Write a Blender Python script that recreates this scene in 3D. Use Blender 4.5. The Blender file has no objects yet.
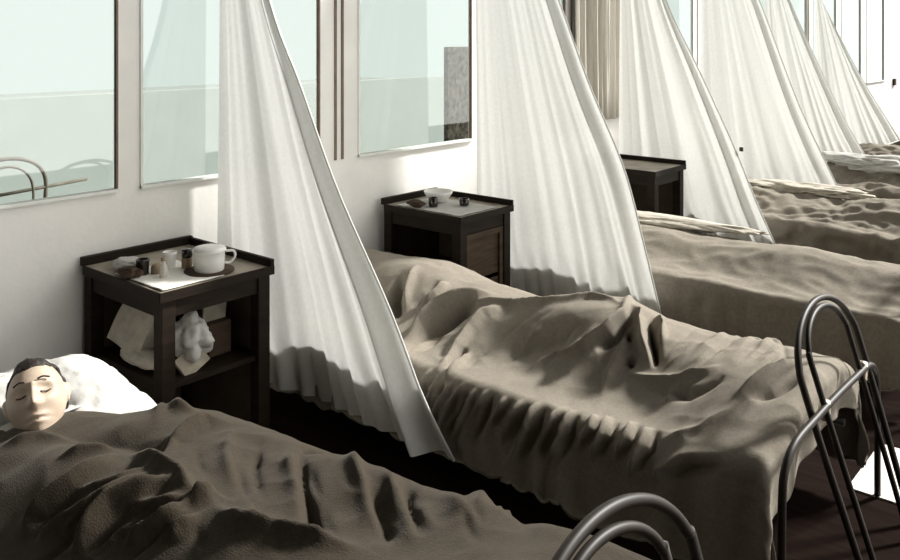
import bpy, bmesh, math, random
from mathutils import Vector, Matrix, noise
random.seed(7)
S = bpy.context.scene
COL = S.collection

# ------------------------------------------------------------------ helpers
def link(name, me, mat, parent=None, smooth=True):
    o = bpy.data.objects.new(name, me)
    COL.objects.link(o)
    if mat is not None: me.materials.append(mat)
    if smooth:
        for p in me.polygons: p.use_smooth = True
    if parent is not None: o.parent = parent
    return o

def obj(name, bm, mat, parent=None, smooth=False):
    bmesh.ops.recalc_face_normals(bm, faces=bm.faces)
    me = bpy.data.meshes.new(name)
    bm.to_mesh(me); bm.free()
    return link(name, me, mat, parent, smooth)

def tag(o, label=None, cat=None, group=None, kind=None):
    if label: o['label'] = label
    if cat: o['category'] = cat
    if group: o['group'] = group
    if kind: o['kind'] = kind
    return o

def thing(name, loc, label, cat, group=None, rz=0):
    o = bpy.data.objects.new(name, None)
    COL.objects.link(o)
    o.location = loc; o.rotation_euler = (0, 0, rz); o.empty_display_size = .05
    return tag(o, label, cat, group)

def box(bm, x0, x1, y0, y1, z0, z1, bevel=0):
    vs = [bm.verts.new((x, y, z)) for x in (x0, x1) for y in (y0, y1) for z in (z0, z1)]
    fs = [(0, 1, 3, 2), (4, 6, 7, 5), (0, 4, 5, 1), (2, 3, 7, 6), (0, 2, 6, 4), (1, 5, 7, 3)]
    faces = [bm.faces.new([vs[i] for i in f]) for f in fs]
    if bevel:
        es = list({e for f in faces for e in f.edges})
        bmesh.ops.bevel(bm, geom=es, offset=bevel, segments=2, affect='EDGES', profile=.6)
    return bm

def nb(): return bmesh.new()

def catmull(pts, n=6):
    P = [Vector(p) for p in pts]
    if len(P) < 3: return P
    out = []
    for i in range(len(P) - 1):
        a = P[i - 1] if i else P[0] * 2 - P[1]
        b, c = P[i], P[i + 1]
        d = P[i + 2] if i + 2 < len(P) else P[-1] * 2 - P[-2]
        for k in range(n):
            t = k / n
            out.append(.5 * ((2 * b) + (c - a) * t + (2 * a - 5 * b + 4 * c - d) * t * t + (3 * b - a - 3 * c + d) * t ** 3))
    out.append(P[-1])
    return out

def tube(bm, pts, r, seg=10, sm=6, rr=None):
    P = catmull(pts, sm) if sm else [Vector(p) for p in pts]
    rings = []
    up = Vector((.13, .31, .94)).normalized()
    for i, p in enumerate(P):
        t = (P[min(i + 1, len(P) - 1)] - P[max(i - 1, 0)]).normalized()
        s = t.cross(up)
        if s.length < 1e-3: s = t.cross(Vector((1, 0, 0)))
        s.normalize(); u = s.cross(t).normalized(); up = u
        q = r if rr is None else r + (rr - r) * i / (len(P) - 1)
        rings.append([bm.verts.new(p + q * (math.cos(a) * s + math.sin(a) * u)) for a in [2 * math.pi * k / seg for k in range(seg)]])
    for a, b in zip(rings, rings[1:]):
        for k in range(seg):
            bm.faces.new((a[k], a[(k + 1) % seg], b[(k + 1) % seg], b[k]))
    bm.faces.new(rings[0][::-1]); bm.faces.new(rings[-1])
    return bm

def lathe(bm, prof, seg=28, c=(0, 0, 0)):
    rings = []
    for r, z in prof:
        if r < 1e-5: rings.append([bm.verts.new((c[0], c[1], c[2] + z))])
        else: rings.append([bm.verts.new((c[0] + r * math.cos(2 * math.pi * k / seg), c[1] + r * math.sin(2 * math.pi * k / seg), c[2] + z)) for k in range(seg)])
    for a, b in zip(rings, rings[1:]):
        for k in range(seg):
            k2 = (k + 1) % seg
            if len(a) == 1 and len(b) > 1: bm.faces.new((a[0], b[k2], b[k]))
            elif len(b) == 1 and len(a) > 1: bm.faces.new((a[k], a[k2], b[0]))
            elif len(a) > 1: bm.faces.new((a[k], a[k2], b[k2], b[k]))
    return bm

# ------------------------------------------------------------------ materials
def mat(name, col, rough=.8, var=.12, scale=12, bump=0, bscale=60, metal=0, spec=.3, sheen=0, stretch=None, translucent=0, transp=0):
    m = bpy.data.materials.new(name); m.use_nodes = True
    nt = m.node_tree; N = nt.nodes; L = nt.links
    b = N['Principled BSDF']
    b.inputs['Roughness'].default_value = rough
    b.inputs['Metallic'].default_value = metal
    b.inputs['Specular IOR Level'].default_value = spec
    if sheen:
        b.inputs['Sheen Weight'].default_value = sheen
        b.inputs['Sheen Roughness'].default_value = .5
        b.inputs['Sheen Tint'].default_value = (1, .93, .82, 1)
    tc = N.new('ShaderNodeTexCoord'); mp = N.new('ShaderNodeMapping')
    if stretch: mp.inputs['Scale'].default_value = stretch
    L.new(tc.outputs['Object'], mp.inputs['Vector'])
    nz = N.new('ShaderNodeTexNoise'); nz.inputs['Scale'].default_value = scale; nz.inputs['Detail'].default_value = 6
    L.new(mp.outputs['Vector'], nz.inputs['Vector'])
    cr = N.new('ShaderNodeValToRGB')
    cr.color_ramp.elements[0].position = .3; cr.color_ramp.elements[1].position = .7
    cr.color_ramp.elements[0].color = [c * (1 - var) for c in col] + [1]
    cr.color_ramp.elements[1].color = [min(1, c * (1 + var)) for c in col] + [1]
    L.new(nz.outputs['Fac'], cr.inputs['Fac']); L.new(cr.outputs['Color'], b.inputs['Base Color'])
    if bump:
        n2 = N.new('ShaderNodeTexNoise'); n2.inputs['Scale'].default_value = bscale; n2.inputs['Detail'].default_value = 4
        bp = N.new('ShaderNodeBump'); bp.inputs['Strength'].default_value = bump; bp.inputs['Distance'].default_value = .0035
        L.new(mp.outputs['Vector'], n2.inputs['Vector']); L.new(n2.outputs['Fac'], bp.inputs['Height']); L.new(bp.outputs['Normal'], b.inputs['Normal'])
    if translucent or transp:
        out = N['Material Output']; last = b.outputs[0]
        if translucent:
            tr = N.new('ShaderNodeBsdfTranslucent'); L.new(cr.outputs['Color'], tr.inputs['Color'])
            mx = N.new('ShaderNodeMixShader'); mx.inputs[0].default_value = translucent
            L.new(last, mx.inputs[1]); L.new(tr.outputs[0], mx.inputs[2]); last = mx.outputs[0]
        if transp:
            tp = N.new('ShaderNodeBsdfTransparent')
            mx = N.new('ShaderNodeMixShader'); mx.inputs[0].default_value = transp
            L.new(last, mx.inputs[1]); L.new(tp.outputs[0], mx.inputs[2]); last = mx.outputs[0]
        L.new(last, out.inputs['Surface'])
    return m

def glass_mat(name, gloss, tint):
    m = bpy.data.materials.new(name); m.use_nodes = True
    nt = m.node_tree; N = nt.nodes; L = nt.links
    N.remove(N['Principled BSDF'])
    tp = N.new('ShaderNodeBsdfTransparent'); tp.inputs[0].default_value = tint
    gl = N.new('ShaderNodeBsdfGlossy'); gl.inputs['Roughness'].default_value = .02
    nz = N.new('ShaderNodeTexNoise'); nz.inputs['Scale'].default_value = 1.3
    bp = N.new('ShaderNodeBump'); bp.inputs['Strength'].default_value = .05; bp.inputs['Distance'].default_value = .02
    L.new(nz.outputs['Fac'], bp.inputs['Height']); L.new(bp.outputs['Normal'], gl.inputs['Normal'])
    mx = N.new('ShaderNodeMixShader'); mx.inputs[0].default_value = gloss
    L.new(tp.outputs[0], mx.inputs[1]); L.new(gl.outputs[0], mx.inputs[2]); L.new(mx.outputs[0], N['Material Output'].inputs['Surface'])
    return m

M = dict(
 wall=mat('whitewashed_plaster', (.80, .785, .745), .9, .05, 5, .25, 40),
 post=mat('painted_post', (.74, .755, .71), .7, .06, 14, .1, 60),
 dark_line=mat('dark_putty_strip', (.17, .13, .10), .8, .2),
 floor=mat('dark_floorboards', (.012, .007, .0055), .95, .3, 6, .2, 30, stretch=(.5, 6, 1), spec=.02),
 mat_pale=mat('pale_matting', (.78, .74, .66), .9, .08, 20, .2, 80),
 wood=mat('dark_stained_wood', (.013, .008, .0045), .6, .35, 8, .15, 40, stretch=(1, 1, 6), spec=.15),
 wood2=mat('worn_brown_wood', (.055, .036, .022), .7, .3, 8, .15, 40, stretch=(1, 1, 6), spec=.2),
 wood_top=mat('worn_table_top', (.30, .265, .21), .5, .3, 9, .1, 40, spec=.4),
 panel=mat('olive_brown_panel', (.05, .037, .022), .8, .25, 10),
 net=mat('white_gauze', (.69, .69, .665), .9, .04, 60, .15, 300, translucent=.31, transp=.05, spec=.05),
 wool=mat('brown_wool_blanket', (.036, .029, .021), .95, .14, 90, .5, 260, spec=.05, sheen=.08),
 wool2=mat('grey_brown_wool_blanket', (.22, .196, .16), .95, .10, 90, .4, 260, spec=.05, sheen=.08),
 wool_far=mat('pale_brown_wool_blanket', (.22, .196, .16), .95, .12, 60, .4, 160, spec=.05, sheen=.08),
 linen=mat('white_linen', (.50, .49, .46), .9, .06, 30, .3, 90, spec=.1),
 linen_g=mat('grey_linen', (.50, .46, .39), .9, .15, 25, .3, 90, spec=.1),
 tick=mat('mattress_ticking', (.30, .26, .21), .9, .15, 30, .2, 90),
 iron=mat('dark_enamelled_iron', (.016, .011, .008), .5, .3, 20, spec=.25),
 steel=mat('bright_steel', (.65, .6, .5), .3, .1, 20, metal=.8),
 enamel=mat('white_enamel', (.84, .83, .79), .25, .04, 10, spec=.5),
 dark_glass=mat('dark_bottle_glass', (.012, .008, .006), .15, .2, 10, spec=.6),
 tan=mat('tan_label_paper', (.30, .23, .15), .8, .15, 20),
 clearish=mat('frosted_glass', (.55, .52, .45), .2, .1, 20, spec=.6, transp=.3),
 paper=mat('white_paper', (.82, .80, .74), .8, .06, 20, .2, 60),
 board=mat('grey_card', (.30, .27, .21), .8, .2, 20),
 skin=mat('skin', (.40, .315, .24), .55, .12, 14, .15, 120, spec=.35),
 hair=mat('dark_hair', (.018, .012, .009), .6, .3, 60, .6, 200, stretch=(1, 1, 1), spec=.3),
 shirt=mat('pale_nightshirt', (.62, .60, .54), .9, .08, 30, .2, 90),
 curtain=mat('grey_brown_curtain', (.52, .49, .43), .9, .1, 20, .2, 90, stretch=(1, 8, .3)),
 iron_worn=mat('weathered_iron', (.20, .175, .14), .6, .3, 20),
 mottled=mat('mottled_dark_board', (.20, .175, .14), .9, .8, 34),
 outwall=mat('outside_wall_paint', (.36, .40, .375), .9, .04, 3),
 outground=mat('outside_ground', (.27, .30, .28), .9, .1, 2),
 glass=glass_mat('window_glass', .085, (.985, 1, .99, 1)),
)

# ------------------------------------------------------------------ room shell
YB, YE, ZT = -3.2, 22.0, 3.3
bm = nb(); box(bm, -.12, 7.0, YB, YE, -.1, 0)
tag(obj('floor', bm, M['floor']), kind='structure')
WIN = [(-2.4, .158), (.255, 1.243), (1.506, 2.467), (2.60, 3.52), (4.62, 5.62), (5.86, 6.78), (7.0, 7.74), (7.96, 8.68), (8.9, 9.8), (10.0, 10.9), (11.15, 12.1)]
SILL, HEAD = .968, 2.85
bm = nb()
box(bm, -.03, 0, YB, YE, 0, SILL)
box(bm, -.03, 0, YB, YE, HEAD, ZT)
prev = YB
for a, b in WIN + [(YE, YE)]:
    if a > prev: box(bm, -.03, 0, prev, a, SILL, HEAD)
    prev = b
tag(obj('wall_left', bm, M['wall']), kind='structure')
bm = nb(); box(bm, -.12, 7.0, YE, YE + .12, 0, ZT)
tag(obj('wall_far', bm, M['wall']), kind='structure')
for i, (a, b) in enumerate(WIN):
    w = bpy.data.objects.new('window_%d' % (i + 1), None); COL.objects.link(w)
    w.location = (-.006, (a + b) / 2, SILL); tag(w, kind='structure')
    h = (b - a) / 2
    H = HEAD - SILL
    bm = nb()
    box(bm, -.016, .012, -h, -h + .012, 0, H); box(bm, -.016, .012, -h, h, H - .02, H)
    wf = obj('window_frame', bm, M['post'], w)
    bm = nb(); box(bm, -.010, .008, h - .009, h, 0, H)
    obj('glazing_bead', bm, M['dark_line'] if i < 4 else M['post'], wf)  # nearer windows: shade of the jamb put into a dark strip colour
    bm = nb(); box(bm, -.018, .024, -h, h, 0, .012)
    obj('window_sill', bm, M['post'], w)
    bm = nb(); box(bm, -.004, 0, -h + .014, h - .018, .012, H - .02)
    obj('pane', bm, M['glass'], w)
# thin dark bead running up the wide post, and a bead on the post past the second parasol of gauze
for n, (a, b) in enumerate([(1.338, 1.352), (1.386, 1.400), (3.585, 3.60), (5.69, 5.70), (7.79, 7.80), (8.71, 8.72)]):
    bm = nb(); box(bm, 0, .006, a, b, SILL, ZT - .02)
    tag(obj('trim_%d' % (n + 1), bm, M['wood2'] if False else M['dark_line']), kind='structure')
bm = nb(); box(bm, -6.2, -6.0, -8, 16, -.5, .96)
tag(obj('wall_outside', bm, M['outwall']), kind='structure')
bm = nb(); box(bm, -30, -.12, -20, 30, -.6, -.5)
tag(obj('ground_outside', bm, M['outground']), kind='structure')

# aisle floor light built as a pale slab beyond the foot of bed two
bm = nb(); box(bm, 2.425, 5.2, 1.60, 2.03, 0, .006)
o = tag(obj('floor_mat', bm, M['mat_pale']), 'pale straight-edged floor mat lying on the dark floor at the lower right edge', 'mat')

# grey-brown curtain between windows
bm = nb()
n = 120
rows = []
for i in range(n + 1):
    y = 3.56 + (4.56 - 3.56) * i / n
    x = .045 + .022 * math.sin(i * .62) + .012 * math.sin(i * 1.37 + 1)
    rows.append([bm.verts.new((x + .004 * math.sin(k + i), y, .99 + (2.9 - .99) * k / 8)) for k in range(9)])
for a, b in zip(rows, rows[1:]):
    for k in range(8): bm.faces.new((a[k], b[k], b[k + 1], a[k + 1]))
o = obj('curtain', bm, M['curtain'], None, True)
md = o.modifiers.new('thick', 'SOLIDIFY'); md.thickness = .004
tag(o, 'grey-brown pleated curtain hanging on the window wall between two gauze tents', 'curtain')

# mottled panel for an unidentified dark shape in the window
t = thing('notice_board', (-.42, 2.78, -.5), 'tall narrow dark mottled board standing outside behind the window', 'board')
bm = nb(); box(bm, -.02, .02, -.075, .25, .55, 2.04, .006); obj('board_panel', bm, M['mottled'], t)
bm = nb(); box(bm, -.02, .02, -.04, .02, 0, .55); obj('post', bm, M['wood2'], t)  # support of the stand-in panel
bm = nb(); box(bm, -.02, .02, .12, .18, 0, .55); obj('post', bm, M['wood2'], t)  # support of the stand-in panel

# ------------------------------------------------------------------ cloth surfaces
def lerp_tab(tab, x):
    if x <= tab[0][0]: return tab[0][1]
    for (a, va), (b, vb) in zip(tab, tab[1:]):
        if x <= b:
            t = (x - a) / (b - a)
            t = t * t * (3 - 2 * t)
            return va + (vb - va) * t
    return tab[-1][1]

def smooth(a, b, x):
    t = max(0.0, min(1.0, (x - a) / (b - a)))
    return t * t * (3 - 2 * t)

def top_a(x, y):          # foreground bed, y measured from the bed's centre line
    p = lerp_tab([(0.75, .115), (1.0, .155), (1.25, .19), (1.6, .21), (2.0, .235), (2.35, .27), (2.6, .28)], x)
    near = smooth(-.50, -.04, y)
    far = 1 - (.45 + .3 * (1 - smooth(.9, 1.3, x))) * smooth(.25 - .2 * (1 - smooth(.9, 1.3, x)), .50, y)
    feet = .04 * math.exp(-((x - 2.5) / .14) ** 2) * math.exp(-((y - .05) / .2) ** 2)
    return .345 + (p + .04) * near * far + feet

def top_b(x, y):
    p = lerp_tab([(0.35, .17), (.7, .2), (.95, .145), (1.2, .125), (1.45, .185), (1.65, .21), (1.82, .17), (2.0, .155), (2.3, .17), (2.5, .17)], x)
    fl = smooth(1.9, 2.4, x)
    d = y - .12
    wn = .25 + .25 * fl
    wf = .34
    s = math.exp(-(abs(d) / (wn if d < 0 else wf)) ** 2.6)
    return .37 + p * s

def top_c(x, y):
    p = lerp_tab([(0.35, .05), (.9, .09), (1.5, .11), (2.0, .10), (2.4, .12)], x)
    d = y - .06
    return .385 + p * math.exp(-(abs(d) / (.22 if d < 0 else .3)) ** 2.4) + .02 * math.sin(x * 7 + 1) * math.exp(-(d / .2) ** 2)

def surf(P, l, c):        # l along the bed, c across in cloth metres -> x, y, z
    hw, r, L0, L1 = P['hw'], P['r'], P['x0'], P['x1']
    def wrap(v, lim, rr, fl):
        a = v - (lim - rr)
        if a <= 0: return v, 0.0
        q = a / rr
        if q < math.pi / 2: return lim - rr + rr * math.sin(q), -rr * (1 - math.cos(q))
        rem = a - rr * math.pi / 2
        return lim + fl * rem, -rr - rem
    s = 1 if c >= 0 else -1
    yy, dz = wrap(abs(c), hw, r, .10)
    yy *= s
    xx, dx = wrap(l, L1, r, .03)
    z = P['top'](min(xx, L1), max(-hw, min(hw, yy))) + dz + dx
    z = max(z, .10)
    return xx, yy + P['yc'] + P.get('skew', 0) * (xx - 2.5), z

BLANKETS = {
 'a': dict(top=top_a, hw=.44, r=.07, x0=.84, x1=2.70, yc=-.52, skew=.03),
 'b': dict(top=top_b, hw=.43, r=.05, x0=.15, x1=2.47, yc=1.15),
 'c': dict(top=top_c, hw=.43, r=.04, x0=.34, x1=2.47, yc=2.84),
}

FOLDS = {
 'a': [
  (0.030, 0.022, [(1.341, 0.014), (1.446, 0.007), (1.533, -0.007), (1.62, -0.014), (1.687, -0.036), (1.735, -0.029)]),
  (0.030, 0.022, [(1.35, 0.007), (1.379, -0.072), (1.379, -0.129), (1.36, -0.179), (1.35, -0.208), (1.379, -0.244)]),
  (0.018, 0.016, [(1.523, -0.014), (1.504, -0.079), (1.466, -0.115), (1.408, -0.136)]),
  (0.024, 0.018, [(1.552, -0.021), (1.533, -0.086), (1.523, -0.122), (1.485, -0.172), (1.437, -0.215), (1.417, -0.237)]),
  (0.034, 0.026, [(1.687, -0.036), (1.62, -0.05), (1.581, -0.086), (1.552, -0.129), (1.552, -0.165), (1.562, -0.201), (1.552, -0.229)]),
  (0.020, 0.016, [(1.735, -0.05), (1.677, -0.079), (1.629, -0.108), (1.62, -0.136)]),
  (0.020, 0.016, [(1.754, -0.065), (1.716, -0.108), (1.687, -0.143), (1.668, -0.172)]),
  (0.016, 0.014, [(1.783, -0.072), (1.764, -0.108), (1.774, -0.136)]),
  (0.026, 0.022, [(1.754, -0.029), (1.841, -0.043), (1.899, -0.05), (2.005, -0.021), (2.091, 0.0), (2.149, 0.022)]),
  (0.026, 0.020, [(1.716, -0.05), (1.735, -0.029), (1.726, 0.007)]),
  (0.028, 0.022, [(1.485, 0.029), (1.408, 0.1), (1.389, 0.15), (1.379, 0.215), (1.427, 0.272)]),
  (0.018, 0.018, [(1.264, 0.143), (1.09, 0.28), (1.225, 0.244), (1.273, 0.258)]),
  (-0.025, 0.050, [(0.975, -0.021), (1.158, 0.022), (1.283, 0.065), (1.389, 0.065), (1.485, 0.029)]),
  (0.016, 0.020, [(1.215, -0.086), (1.273, -0.036), (1.331, 0.007)]),
  (0.012, 0.020, [(0.965, -0.122), (1.023, -0.043), (1.138, -0.007)]),
  (-0.024, 0.012, [(1.697, 0.265), (1.851, 0.143), (1.966, 0.065), (2.043, 0.029)]),
  (0.014, 0.020, [(1.639, 0.28), (1.764, 0.179), (1.899, 0.093), (2.005, 0.029)]),
  (0.018, 0.018, [(1.764, 0.337), (1.86, 0.28), (1.976, 0.201), (2.082, 0.122), (2.178, 0.05)]),
  (-0.018, 0.016, [(1.985, 0.208), (2.082, 0.143), (2.188, 0.065)]),
  (0.014, 0.016, [(1.908, 0.315), (2.034, 0.236), (2.149, 0.158), (2.226, 0.086)]),
  (-0.016, 0.010, [(2.005, 0.301), (2.101, 0.208), (2.226, 0.107)]),
  (-0.010, 0.012, [(1.572, 0.244), (1.697, 0.129), (1.831, 0.043)]),
  (0.012, 0.020, [(1.446, 0.244), (1.6, 0.122), (1.735, 0.043)]),
  (-0.020, 0.020, [(1.677, 0.28), (1.754, 0.33)]),
  (0.014, 0.030, [(2.091, 0.315), (2.265, 0.208), (2.101, 0.516)]),
  (-0.014, 0.030, [(2.265, 0.301), (2.236, 0.416), (2.447, 0.143)]),
  (-0.004, 0.010, [(1.87, 0.122), (1.937, 0.072), (2.005, 0.036)]),
  (-0.006, 0.010, [(2.226, 0.236), (2.274, 0.186), (2.342, 0.129)]),
  (0.004, 0.010, [(2.245, 0.308), (2.265, 0.308), (2.274, 0.337)]),
  (-0.005, 0.010, [(1.947, 0.072), (1.995, 0.036), (2.062, 0.0)]),
  (0.005, 0.010, [(2.12, 0.236), (2.168, 0.186), (2.236, 0.136)]),
  (-0.004, 0.010, [(2.236, 0.308), (2.255, 0.301), (2.303, 0.272)]),
  (-0.005, 0.010, [(2.053, 0.143), (2.101, 0.1), (2.168, 0.057)]),
  (-0.005, 0.010, [(1.485, 0.122), (1.562, 0.072), (1.649, 0.036)]),
  (0.005, 0.010, [(1.812, 0.022), (1.87, -0.014), (1.937, -0.05)]),
  (0.003, 0.010, [(1.62, 0.043), (1.687, 0.0), (1.774, -0.036)]),
  (0.004, 0.010, [(2.178, 0.308), (2.188, 0.308), (2.226, 0.308)]),
  (-0.004, 0.010, [(1.918, 0.272), (1.985, 0.215), (2.053, 0.172)]),
  (0.005, 0.010, [(2.014, 0.244), (2.062, 0.201), (2.139, 0.143)]),
  (-0.006, 0.010, [(1.793, 0.215), (1.86, 0.165), (1.937, 0.115)]),
  (-0.006, 0.010, [(2.188, 0.308), (2.245, 0.244), (2.313, 0.186)]),
  (-0.005, 0.010, [(1.851, 0.337), (1.783, 0.423), (1.793, 0.466)]),
  (-0.005, 0.010, [(1.851, 0.129), (1.908, 0.086), (1.976, 0.05)]),
  (-0.004, 0.010, [(1.966, 0.1), (2.014, 0.065), (2.082, 0.029)]),
  (-0.006, 0.010, [(1.658, 0.115), (1.726, 0.072), (1.812, 0.029)]),
  (-0.005, 0.010, [(2.265, 0.308), (2.274, 0.315), (2.245, 0.394)]),
  (-0.005, 0.010, [(1.966, 0.33), (2.024, 0.294), (2.111, 0.222)]),
  (-0.004, 0.010, [(1.899, 0.337), (1.928, 0.33), (1.995, 0.301)]),
  (-0.006, 0.010, [(2.265, 0.308), (2.274, 0.315), (2.303, 0.315)]),
  (0.005, 0.010, [(1.985, 0.05), (2.034, 0.014), (2.101, -0.021)]),
  (-0.004, 0.010, [(1.928, 0.0), (1.976, -0.036), (2.034, -0.065)]),
  (-0.004, 0.010, [(1.764, -0.079), (1.812, -0.1), (1.87, -0.122)]),
  (0.007, 0.009, [(1.523, -0.136), (1.504, -0.179), (1.485, -0.208)]),
  (0.008, 0.009, [(1.716, -0.014), (1.726, -0.072), (1.716, -0.115)]),
  (-0.005, 0.009, [(1.629, -0.007), (1.639, -0.065), (1.639, -0.115)]),
  (-0.005, 0.009, [(1.533, -0.079), (1.523, -0.122), (1.514, -0.165)]),
  (-0.006, 0.009, [(1.533, -0.186), (1.514, -0.222), (1.485, -0.258)]),
  (0.004, 0.009, [(1.774, -0.043), (1.774, -0.093), (1.764, -0.129)]),
  (-0.007, 0.009, [(1.437, -0.143), (1.408, -0.179), (1.389, -0.215)]),
  (-0.006, 0.009, [(1.61, -0.029), (1.62, -0.086), (1.61, -0.129)]),
  (0.004, 0.009, [(1.706, -0.086), (1.697, -0.129), (1.677, -0.165)]),
  (0.008, 0.009, [(1.658, -0.122), (1.629, -0.158), (1.62, -0.194)]),
  (-0.007, 0.009, [(1.552, -0.065), (1.543, -0.108), (1.533, -0.15)]),
  (-0.008, 0.009, [(1.735, -0.122), (1.716, -0.158), (1.697, -0.194)]),
  (0.008, 0.009, [(1.726, -0.065), (1.716, -0.108), (1.706, -0.143)]),
  (-0.008, 0.009, [(1.629, -0.136), (1.61, -0.172), (1.591, -0.208)]),
 ],
 'b': [
  (-0.060, 0.020, [(0.669, -0.007), (0.727, -0.113), (0.808, -0.163)]),
  (0.030, 0.013, [(0.819, -0.142), (0.762, -0.057), (0.704, 0.057)]),
  (0.030, 0.013, [(0.866, -0.113), (0.889, -0.028), (0.877, 0.071)]),
  (-0.030, 0.012, [(0.831, -0.113), (0.854, -0.035), (0.843, 0.057)]),
  (0.055, 0.020, [(0.946, -0.283), (0.935, -0.17), (0.958, -0.078), (1.016, 0.007), (1.108, 0.106)]),
  (-0.085, 0.028, [(1.027, -0.34), (1.004, -0.163), (1.05, -0.035), (1.096, 0.021)]),
  (0.020, 0.014, [(1.062, -0.12), (1.05, -0.05), (1.085, 0.007), (1.212, 0.078), (1.408, 0.05), (1.547, 0.156), (1.65, 0.149), (1.708, 0.12)]),
  (0.030, 0.018, [(1.246, -0.425), (1.177, -0.234), (1.154, -0.113), (1.154, -0.035), (1.189, 0.035)]),
  (0.020, 0.011, [(1.293, -0.432), (1.27, -0.319), (1.235, -0.213)]),
  (-0.025, 0.011, [(1.27, -0.39), (1.223, -0.269), (1.2, -0.198)]),
  (-0.020, 0.060, [(1.35, -0.17), (1.5, -0.12), (1.627, -0.05)]),
  (0.032, 0.013, [(1.593, -0.127), (1.673, -0.092), (1.72, -0.021), (1.731, 0.071), (1.616, 0.39)]),
  (-0.035, 0.018, [(1.72, -0.092), (1.766, -0.021), (1.766, 0.092)]),
  (0.014, 0.012, [(1.512, -0.234), (1.535, -0.17), (1.57, -0.127), (1.627, -0.113)]),
  (0.035, 0.012, [(1.708, 0.198), (1.789, 0.099), (1.87, -0.014), (1.939, -0.078)]),
  (-0.050, 0.011, [(1.824, 0.127), (1.904, 0.0), (1.951, -0.078)]),
  (0.028, 0.010, [(1.812, 0.191), (1.893, 0.085), (1.927, 0.007)]),
  (-0.035, 0.013, [(1.789, 0.028), (1.824, -0.028)]),
  (-0.030, 0.013, [(1.835, -0.078), (1.881, -0.092)]),
  (0.020, 0.014, [(1.835, -0.248), (1.812, -0.142), (1.812, -0.05), (1.777, 0.05)]),
  (0.016, 0.013, [(1.858, -0.12), (1.951, -0.12), (2.066, -0.12), (2.135, -0.085), (2.17, -0.043)]),
  (-0.018, 0.020, [(1.974, -0.163), (2.124, -0.184), (2.216, -0.12)]),
  (0.014, 0.012, [(2.066, -0.213), (2.043, -0.149)]),
  (0.024, 0.014, [(2.274, -0.205), (2.308, -0.12), (2.343, 0.007), (2.378, 0.113)]),
  (-0.024, 0.020, [(2.32, -0.191), (2.378, -0.12), (2.424, 0.0)]),
  (0.010, 0.012, [(2.054, 0.0), (2.066, 0.149), (2.054, 0.297)]),
  (-0.010, 0.012, [(2.101, -0.014), (2.112, 0.12), (2.101, 0.283)]),
  (0.012, 0.014, [(2.228, 0.12), (2.216, 0.269), (2.274, 0.283)]),
  (0.020, 0.014, [(2.135, -0.51), (2.147, -0.467), (2.216, -0.432), (2.331, -0.411)]),
  (-0.020, 0.016, [(2.158, -0.51), (2.239, -0.467), (2.343, -0.439)]),
  (0.012, 0.020, [(2.124, -0.39), (2.228, -0.333), (2.308, -0.22)]),
  (0.023, 0.009, [(1.212, -0.404), (1.189, -0.475), (1.12, -0.609)]),
  (-0.018, 0.009, [(1.246, -0.411), (1.223, -0.482), (1.166, -0.595)]),
  (0.025, 0.009, [(1.258, -0.418), (1.223, -0.496), (1.154, -0.637)]),
  (-0.019, 0.009, [(1.293, -0.425), (1.27, -0.496), (1.2, -0.623)]),
  (0.026, 0.009, [(1.327, -0.425), (1.281, -0.503), (1.212, -0.645)]),
  (-0.019, 0.009, [(1.362, -0.432), (1.339, -0.503), (1.27, -0.63)]),
  (0.028, 0.009, [(1.373, -0.418), (1.327, -0.503), (1.258, -0.652)]),
  (-0.021, 0.009, [(1.408, -0.425), (1.385, -0.503), (1.304, -0.637)]),
  (0.025, 0.009, [(1.431, -0.418), (1.408, -0.489), (1.339, -0.623)]),
  (-0.019, 0.009, [(1.466, -0.418), (1.443, -0.496), (1.385, -0.609)]),
  (0.028, 0.009, [(1.477, -0.411), (1.443, -0.489), (1.373, -0.637)]),
  (-0.021, 0.009, [(1.512, -0.418), (1.489, -0.496), (1.42, -0.623)]),
  (0.015, 0.009, [(1.558, -0.411), (1.547, -0.453), (1.512, -0.524)]),
  (-0.011, 0.009, [(1.593, -0.418), (1.57, -0.453), (1.535, -0.517)]),
  (0.021, 0.009, [(1.627, -0.404), (1.604, -0.467), (1.558, -0.574)]),
  (-0.016, 0.009, [(1.662, -0.411), (1.639, -0.467), (1.593, -0.56)]),
  (0.028, 0.009, [(1.685, -0.39), (1.673, -0.475), (1.604, -0.616)]),
  (-0.021, 0.009, [(1.72, -0.397), (1.708, -0.475), (1.65, -0.602)]),
  (0.024, 0.009, [(1.766, -0.39), (1.754, -0.46), (1.697, -0.574)]),
  (-0.018, 0.009, [(1.8, -0.397), (1.789, -0.46), (1.743, -0.56)]),
  (0.027, 0.009, [(1.812, -0.382), (1.8, -0.46), (1.731, -0.595)]),
  (-0.021, 0.009, [(1.835, -0.382), (1.835, -0.46), (1.777, -0.581)]),
  (0.016, 0.009, [(1.881, -0.354), (1.893, -0.418), (1.858, -0.496)]),
  (-0.012, 0.009, [(1.916, -0.368), (1.916, -0.418), (1.893, -0.482)]),
  (0.021, 0.009, [(1.927, -0.34), (1.939, -0.425), (1.904, -0.517)]),
  (-0.016, 0.009, [(1.962, -0.354), (1.974, -0.425), (1.927, -0.51)]),
  (0.018, 0.009, [(2.008, -0.333), (2.02, -0.404), (1.997, -0.482)]),
  (-0.013, 0.009, [(2.031, -0.34), (2.043, -0.411), (2.02, -0.482)]),
  (0.022, 0.009, [(2.077, -0.347), (2.077, -0.418), (2.043, -0.517)]),
  (-0.017, 0.009, [(2.101, -0.354), (2.112, -0.425), (2.066, -0.51)]),
  (-0.004, 0.008, [(2.112, 0.29), (2.089, 0.283), (2.124, 0.12)]),
  (0.004, 0.008, [(2.274, 0.276), (2.285, 0.106), (2.285, -0.028)]),
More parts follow.
